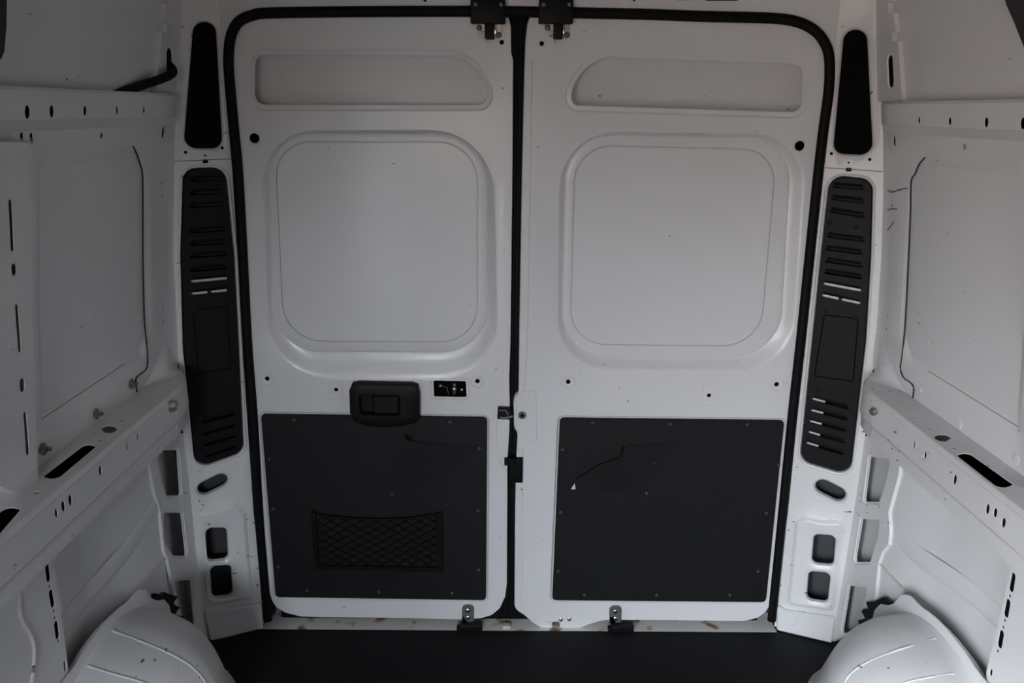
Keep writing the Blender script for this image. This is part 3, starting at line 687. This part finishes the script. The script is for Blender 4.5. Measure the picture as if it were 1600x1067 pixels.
    if L: hs = [rr(P(Lg, [(158, 670), (166, 664), (180, 666), (184, 671), (176, 677), (163, 676)]), .008, 3), rr(P(Lg, [(66, 745), (134, 693), (151, 697), (88, 750)]), .012, 4), rr(P(Lg, [(-40, 835), (10, 791), (33, 795), (-10, 845)]), .012, 4)]
    else: hs = [rr(P(Lg, [(1458, 683), (1466, 678.5), (1478, 679), (1487, 684), (1478, 690), (1466, 689)]), .008, 3), rr(P(Lg, [(1494, 711), (1512, 706), (1584, 757), (1563, 765)]), .012, 4), rr(P(Lg, [(1606, 790), (1622, 786), (1670, 822), (1655, 830)]), .012, 4)]
    fe = [hole(h, .012) for h in hs]
    for c in pre([(190, 657), (212, 640), (156, 687), (57, 769.5)], [(1428, 652), (1452, 669.5), (1491, 700)]): fe.append(hole(circ(Lg.p(*c), .0045, 8), .01))
    bm = bmesh.new(); plate('x', Lg, lo2, fe, rim=((0, 0), (0, 0)), bm=bm)
    pr = [(xo+.004, zl), (xo, zl-.003), (xo-.003, zl-.010), (xo-.004, .805), (xo+.0005, .800), (xo+.001, .795), (xo+.003, .765), (xo+.012, .757), (.985, .752)]
    Fc = Plane((side*(xo-.0035), 0, 0), (0, 1, 0), (0, 0, 1)); Fl = Plane((side*(xo+.002), 0, 0), (0, 1, 0), (0, 0, 1))
    fh = pre([((215, 682), .004, .009), ((199, 697), .004, .009), ((157, 735), .0055, .011), ((110, 781), .0065, .011), ((99, 791), .0065, .011), ((88, 801), .005, .009)],
             [((1428, 695), .004, .009), ((1445.5, 711), .005, .010), ((1492, 749), .006, .011), ((1543, 795), .006, .011), ((1555, 801), .006, .010), ((1568, 816.5), .006, .010)])
    fl = pre([((143, 772.5), .006, .016), ((133, 785.5), .004, .006), ((212, 709), .0035, .006), ((38, 875), .006, .009)], [((1431, 722), .0035, .006), ((1507, 786.5), .006, .017), ((1518, 800), .004, .006)])
    yy = -.30
    flat_f = [(yy, zl-.010), (yf, zl-.010), (yf, .805), (yy, .805)]; flat_l = [(yy, .795), (yf, .795), (yf, .765), (yy, .765)]
    plate('x', Fc, flat_f, [hole(circ(Fc.p(*c), a, 12, b), .01) for c, a, b in fh if Fc.p(*c)[0] < yy and .806+b < Fc.p(*c)[1] < .869-b], rim=((0, 0), (0, 0)), bm=bm)
    plate('x', Fl, flat_l, [hole(circ(Fl.p(*c), a, 12, min(b, .011)), .01) for c, a, b in fl if Fl.p(*c)[0] < yy and .765+min(b, .011) < Fl.p(*c)[1] < .795-min(b, .011)], rim=((0, 0), (0, 0)), bm=bm)
    print(sd, 'face', [tuple(round(k, 3) for k in Fc.p(*c)) for c, a, b in fh], 'low', [tuple(round(k, 3) for k in Fl.p(*c)) for c, a, b in fl])
    for i, ((xa, za), (xb, zb)) in enumerate(zip(pr, pr[1:])):
        if i in (2, 5):
            continue
        bm.faces.new([bm.verts.new(q) for q in ((side*xa, yy, za), (side*xa, yf, za), (side*xb, yf, zb), (side*xb, yy, zb))])
    # the end flares out into the rear corner
    for i, ((xa, za), (xb, zb)) in enumerate(zip(pr[:-1], pr[1:])):
        row = []
        for y_, ex_ in ends: row.append(((side*min(xa+ex_, .985), y_, za), (side*min(xb+ex_, .985), y_, zb)))
        for a, b in zip(row, row[1:]): bm.faces.new([bm.verts.new(q) for q in (a[0], b[0], b[1], a[1])])
    bmesh.ops.remove_doubles(bm, verts=bm.verts, dist=2e-4); bmesh.ops.recalc_face_normals(bm, faces=bm.faces)
    finish('side_beam', bm, SCUFF, root)
    # concave fillet where the column runs out into the ledge
    bm = bmesh.new(); rows_ = []
    for y_ in np.linspace(-.29, -.074, 12):
        f = (y_+.29)/.216; f = f*f*(3-2*f); e_ = float(np.interp(y_, [q[0] for q in ends], [q[1] for q in ends]))
        xa_ = (xi+.002)*(1-min(1, f*1.6))+(xo+.004+e_)*min(1, f*1.6); xa_ = min(xa_, .958); zt_ = .882+.10*f; xb_ = xw(zt_)-.0008
        rows_.append([Vector((side*(xb_+(xa_-xb_)*(1-t)**2.2), y_, .8805+(zt_-.8805)*t**1.6)) for t in np.linspace(0, 1, 8)])
    V_ = [[bm.verts.new(q) for q in r] for r in rows_]
    for a_, b_ in zip(V_, V_[1:]):
        for k in range(7): bm.faces.new((a_[k], a_[k+1], b_[k+1], b_[k]))
    bmesh.ops.recalc_face_normals(bm, faces=bm.faces); finish('beam_fillet', bm, WHITE, root, 60)
    plate('corner_gusset', S0, [(cyz(.70), .70), (cyz(.85), .85), (cyz(1.0), 1.0), (cyz(1.0)-.10, 1.0), (cyz(.7)-.10, .70)], [], WHITE, root, d=.003, step=.03)
    # --- lower skin
    class Low(Wall):
        def emb(s, u, v, d=0): return Vector((side*(xw(v)+float(np.interp(u, [-.48, -.29], [.034, .007]))+d), u, v))
    Sl = Low(side, .02); plate('lower_skin', Sl, [(-.25, -.04), (-.25, .84), (yf, .84), (yf, -.04)], [], WHITE, root, step=.05)
    plate('arch_backing', Wall(side, .045), [(-.02, -.04), (-.02, .84), (-.45, .84), (-.45, -.04)], [], WHITE, root, step=.12)
    # diagonal swage on the lower skin
    bm = bmesh.new(); 
    a = pre([(236, 790), (205, 850), (150, 925), (118, 965), (60, 1040)], [(1390, 822), (1432, 866), (1500, 920), (1555, 970), (1620, 1040)])
    pts = [Sl.emb(*Sl.p(*q), -.001) for q in a]; tube(bm, spline(pts, 4), .026, 10, .0035, up=(side, 0, 0)); finish('swage_line', bm, WHITE, root)
    bm = bmesh.new(); tube(bm, [Sl.emb(*Sl.p(*q), -.004) for q in pre([(248, 872), (226, 900), (205, 931)], [(1377, 873), (1402, 904), (1429, 940)])], .0028, 6); finish('seam_bead', bm, CREAM, root)
    # --- bracket with three openings
    br = pre([(300, 700), (303, 760), (306, 860), (330, 1012), (316, 1006), (280, 985), (275, 960), (268, 900), (262, 872), (257, 860), (251, 800), (240, 760), (232, 706), (262, 676), (282, 676)],
             [(1352, 680), (1372, 676), (1408, 708), (1403, 745), (1388, 800), (1390, 830), (1388, 850), (1378, 862), (1372, 880), (1366, 940), (1362, 960), (1345, 985), (1308, 1010), (1318, 900), (1330, 800), (1342, 740)])
    B0 = Wall(side, 0)
    op = pre([[(247, 704), (276, 703), (282, 774), (262, 774), (252, 745)], [(257, 801), (284, 801), (292, 868), (272, 868), (258, 845)], [(273, 907), (299, 906), (306, 981), (286, 968)]],
             [[(1359, 714), (1389, 716), (1384, 750), (1372, 784), (1350, 784)], [(1346, 811), (1373, 811), (1370, 840), (1358, 878), (1335, 878)], [(1327, 915), (1354, 917), (1340, 980), (1315, 991)]])
    plate('lower_bracket', S0, [p_ if p_[0] < cyz(p_[1])-.03 else (cyz(p_[1]), p_[1]) for p_ in P(B0, br)], [hole(rr([(min(a_, cyz(b_)-.02), b_) for a_, b_ in P(B0, q)], .008, 4), .012, .007) for q in op], SCUFF, root, rim=((0, 0), (.001, .002), (.003, .008)))
    # --- strut between beam and rail
    Ss = Wall(side, -.045)
    if L: so = [(8, 245), (52, 240), (57, 500), (58, 720), (59, 752), (40, 770), (16, 764), (0, 500), (-8, 245)]
    so = [(-.71, 1.50), (-.80, 1.50), (-.865, 1.1), (-.875, .885), (-.81, .883), (-.785, 1.1)] if not L else [( -.735, 1.50), (-.84, 1.50), (-.90, 1.1), (-.92, .885), (-.845, .883), (-.815, 1.1)]
    Sx = Wall(side, -.03)
    sl = [((16, 316), (19.5, 388), .0035), ((21.5, 418), (22, 424), .005), ((26, 480), (31, 546), .0035), ((34.5, 597), (35, 606), .005), ((39, 648), (43.5, 707), .0035)]
    fe = [hole(stad(Sx.p(*a), Sx.p(*b), r*1.5), .01) for a, b, r in sl] if L else []
    if L:
        so = P(Sx, [(49, 222), (48, 300), (52, 500), (58, 720), (60, 752), (38, 771), (14, 766), (-40, 740), (-60, 400), (-60, 222)])
        big = circ(Sx.p(14, 262), .018, 14, .03)
        fe = [f for f in fe]
    plate('window_strut', Sx, so, fe, WHITE, root, rim=((0, 0), (.002, .003), (.004, .03)))
    # --- rib below the beam
    Sr = Wall(side, -.01)
    ro = pre([(30, 880), (78, 846), (88, 900), (105, 1030), (112, 1100), (66, 1140), (-60, 1140), (-60, 920)], [(1580, 880), (1600, 886), (1640, 900), (1620, 1110), (1545, 1110), (1541, 1050), (1563, 960)])
    rs = pre([((73.5, 884), (76, 904), .007), ((79.5, 926), (82.5, 944), .007), ((87.5, 975), (90, 993), .007), ((101, 1035), (102, 1046), .004)], [((1583, 900), (1580, 919), .0075), ((1575, 941), (1572, 959), .0075), ((1565, 990), (1562, 1007), .0075), ((1549, 1048), (1548, 1053), .004)])
    fe = [hole(stad(Sr.p(*a), Sr.p(*b), r), .012) for a, b, r in rs]
    for c in pre([(73, 868), (78, 916), (84.5, 954), (86, 965), (92, 1001)], [(1577.5, 931), (1569.5, 969), (1567, 980), (1558.5, 1017), (1585, 884)]): fe.append(hole(circ(Sr.p(*c), .0038, 8), .01))
    plate('lower_rib', Sr, P(Sr, ro), fe, WHITE, root, rim=((0, 0), (.002, .003), (.006, .028)))
    plate('rib_back', Wall(side, -.005), off(ccw(P(Sr, ro)), -.004), [], DEEP, root)  # black sheet that paints shade into the rib slots
    if L:   # sealant run and edge on the panel beside the rib
        bm = bmesh.new(); tube(bm, spline([Sr.emb(*Sr.p(*q), -.001) for q in [(22, 900), (28, 930), (30, 960), (36, 975), (50, 1000), (52, 1030), (48, 1067)]], 4), .004, 6, .003); finish('sealant_run', bm, CREAM, root)
    return root, cyz
WL, cyL = side_wall(-1); WR, cyR = side_wall(1)

for side, q, n_ in ((-1, [(0, -30), (-1, 40), (-4, 80), (-9, 92)], 7), (1, [(1572, -30), (1582, 8), (1594, 35), (1604, 60), (1614, 85)], 8)):  # dark slabs added along the upper side walls at both top corners
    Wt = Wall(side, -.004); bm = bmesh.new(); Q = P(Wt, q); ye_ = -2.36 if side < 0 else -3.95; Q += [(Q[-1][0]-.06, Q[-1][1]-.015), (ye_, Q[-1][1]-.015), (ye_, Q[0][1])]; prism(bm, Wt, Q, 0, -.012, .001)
    tag(finish(f'trim_{n_}', bm, DARKADD), f"dark edge of the upper side lining at the top {'left' if side < 0 else 'right'} corner", 'lining', kind='structure')
# plugs along the window sill
Wn = Wall(-1); 
for i, (x, y, lb) in enumerate([(66, 702, 'grey rubber plug on the left sill, nearest the camera, beside the slotted strut'), (149, 647, 'grey rubber plug on the left window sill above the large ledge slot'), (204, 600, 'grey rubber plug on the left window sill nearest the rear corner')]):
    bm = bmesh.new(); u, v = Wn.p(x, y); p_ = Wn.emb(u, v, 0)
    dome(bm, p_, (1, 0, .1), .013, .008, 8, ((.75, 0), (1, .4), (.5, .8), (.25, 1)))
    tube(bm, [Vector(p_)+Vector((.006, 0, 0)), Vector(p_)+Vector((.008, .012, -.004))], .005, 6)
    tag(recentre(finish('sill_plug', bm, GREYR)), lb, 'plug')
Wn = Wall(1)
for i, (x, y, lb) in enumerate([(1439, 609, 'white cap on the right sill beside the rear corner joint'), (1499, 662, 'round white cap on the right window sill above the ledge oval'), (1588, 717, 'round white cap on the right sill at the edge of the picture')]):
    bm = bmesh.new(); u, v = Wn.p(x, y); dome(bm, Wn.emb(u, v, .0005), (-1, 0, 0), .012 if i else .006, .003, 16); tag(recentre(finish('round_plug', bm, WHITE)), lb, 'cap')

# lashing fittings in the corners
for side, px, lb, mm in ((-1, (270, 634), 'round bare metal ring fitting in the left rear corner at the end of the beam', CHROME), (1, (1365, 643), 'round grey fitting in the right rear corner at the end of the beam', GREYM)):
    S = PLN[side]; bm = bmesh.new(); c = Wall(side, -.102).emb(*Wall(side, -.102).p(*px))
    T = empty('lashing_fitting', c); tag(T, lb, 'fitting')
    n_ = Vector((-side*.8, -.6, 0)).normalized(); a = n_.orthogonal().normalized(); b = n_.cross(a)
    bm = bmesh.new()
    if side < 0: tube(bm, [c+a*math.cos(t)*.013+b*math.sin(t)*.013 for t in np.linspace(0, 2*math.pi, 20)], .003, 6)
    dome(bm, c, n_, .010, .006 if side > 0 else .003); finish('ring' if side < 0 else 'cap', bm, ZINC if side < 0 else GREYM, T)
bm = bmesh.new(); W1 = Wall(1, 0)
for q in ([(1387, 297), (1392, 300), (1400, 299), (1406, 296), (1418, 294)], [(1387, 328), (1394, 326), (1402, 327)], [(1387, 359), (1392, 353), (1397, 346)], [(1402, 297), (1408, 297)]): tube(bm, [W1.emb(*W1.p(*k), -.0004) for k in q], .0012, 5, .0016)
finish('scrape_marks', bm, GREYR, WR)
# hose at upper left
Sc = Wall(-1, 0); u, v = Sc.p(266, 110); p0 = Sc.emb(u, v, .004)
bm = bmesh.new()
pts = [Sc.emb(*Sc.p(*q), dd) for q, dd in (((266, 84), .022), ((266, 98), .008), ((264, 110), -.010), ((255, 117), -.016), ((240, 125), -.010), ((222, 133), .0), ((203, 141), .006), ((185, 149), .016))]
tube(bm, spline(pts, 6), .0105, 12, up=(1, 0, 0))
tag(recentre(finish('drain_hose', bm, RUBBER)), 'black hose coming out of the oval hole at the upper left onto the rail', 'hose')

# ================================================================== wheel arches
def arch(side):
    sd = 'left' if side < 0 else 'right'
    T = empty('wheel_arch', (side*.85, -.68, 0)); tag(T, f'white scuffed {sd} wheel arch bulging from the floor and side wall', 'wheel arch')
    base = [(-.155, 0.0), (-.20, .05), (-.245, .11), (-.29, .18), (-.335, .25), (-.39, .32), (-.46, .375), (-.55, .41), (-.64, .42), (-.74, .41), (-.83, .375), (-.91, .31), (-.98, .22), (-1.04, .11), (-1.08, 0.0)]
    sp_ = [(q.x, q.y) for q in spline([(a, b, 0) for a, b in base], 4)]
    def ring(g, x):
        return [Vector((side*x, -.62+(p[0]+.62)*(1-g/.465), max(.0005, p[1]*(1-.95*g)))) for p in sp_]
    secs = [(0, .972), (0, .952), (.004, .944), (.016, .936), (.019, .912), (.024, .895), (.030, .880), (.046, .860), (.052, .852), (.060, .842), (.080, .825), (.105, .806), (.14, .785), (.18, .765), (.23, .745), (.28, .730), (.33, .720), (.38, .714)]
    bm = bmesh.new(); prev = None
    for g, x in secs:
        R = [bm.verts.new(v) for v in ring(g, x)]
        if prev:
            for i in range(len(R)-1): bm.faces.new((prev[i], prev[i+1], R[i+1], R[i]))
        prev = R
    bl = [bm.verts.new((v.co.x, v.co.y, .0005)) for v in prev]
    for i in range(len(prev)-1):
        try: bm.faces.new((prev[i], prev[i+1], bl[i+1], bl[i]))
        except ValueError: pass
    bmesh.ops.remove_doubles(bm, verts=bm.verts, dist=1e-4); bmesh.ops.recalc_face_normals(bm, faces=bm.faces)
    finish('arch_shell', bm, SCUFF, T, 50)
    # pressed creases, measured on the shell itself
    from mathutils.bvhtree import BVHTree
    sh = [o for o in T.children][0]; bv = BVHTree.FromPolygons([v.co.copy() for v in sh.data.vertices], [tuple(p.vertices) for p in sh.data.polygons])
    L_ = ([(175, 985), (215, 1000), (257, 1017), (282, 1030), (300, 1042), (317, 1060), (324, 1075)], [(137, 1040), (175, 1052), (212, 1062), (240, 1072)]) if side < 0 else \
         ([(1318, 1075), (1325, 1057), (1350, 1037), (1395, 1018), (1420, 1010), (1462, 997)], [(1390, 1072), (1440, 1060), (1490, 1052)])
    for q in L_:
        pts = []
        for k in q:
            h_ = bv.ray_cast(CV, ray(*k).normalized())
            if h_[0] is not None: pts.append(h_[0])
        if len(pts) > 2: bm = bmesh.new(); tube(bm, spline(pts, 5), .0030, 8, .0022); finish('pressed_ridge', bm, SCUFF, T, 60)
    # raised flange with ears
    bm = bmesh.new(); out = []; N = len(sp_)
    for i, p in enumerate(sp_[5:-3]):
        a = Vector(sp_[i+4]); b = Vector(sp_[i+6]); t = (b-a).normalized(); n = Vector((t.y, -t.x)); n = n if (Vector(p)-Vector((-.62, .05))).dot(n) > 0 else -n
        k = i; ear = sum(h_*min(1, max(0, 1.6-abs(k-c_)/1.6)) for c_, h_ in ((12, .017), (19, .017), (34, .014)))
        out.append((Vector(p)-n*.012, Vector(p)+n*(.022+ear)))
    for x0_, x1_ in ((.945, .948),):
        V = [[bm.verts.new((side*x, q.x, q.y)) for q in (o_[0], o_[1], o_[1], o_[0])] for o_ in out for x in (0,)]
        for row in V:
            row[0].co.x = row[1].co.x = side*x0_; row[2].co.x = row[3].co.x = side*(x1_)
        for a, b in zip(V, V[1:]):
            for k in range(4): bm.faces.new((a[k-1], a[k], b[k], b[k-1]))
        bm.faces.new(V[0]); bm.faces.new(V[-1][::-1])
    bmesh.ops.recalc_face_normals(bm, faces=bm.faces); finish('arch_flange', bm, WHITE, T, 40)
    # black rubber baffle behind the flange
    Sb = Wall(side, -.001)
    z = [(233, 936), (237, 927), (246, 930), (252, 925), (258, 928), (272, 932), (266, 940), (265, 944), (276, 949), (270, 955), (268, 960), (280, 963), (278, 975), (272, 983), (261, 976), (256, 964), (250, 952), (243, 944)] if side < 0 else \
        [(1391, 936), (1385, 934), (1382, 933), (1374, 945) , (1366, 960), (1358, 980), (1357, 991), (1349, 980), (1348, 970), (1358, 966), (1353, 955), (1352, 952), (1362, 950), (1358, 940), (1371, 940), (1379, 935), (1386, 933), (1393, 938)]
    if side > 0: z = [(1400, 941), (1400, 952), (1392, 950), (1384, 952), (1378, 962), (1374, 972), (1368, 986), (1357, 992), (1349, 980), (1347, 969), (1358, 966), (1352, 955), (1355, 951), (1363, 951), (1359, 940), (1372, 940), (1381, 935), (1386, 933), (1391, 939)]
    o = slab('rubber_baffle', Sb, P(Sb, z), .0, -.012, RUBBER, None, .001)
    tag(recentre(o), f'black serrated rubber baffle between the {sd} wheel arch and the pillar bracket', 'baffle')
arch(-1); arch(1)
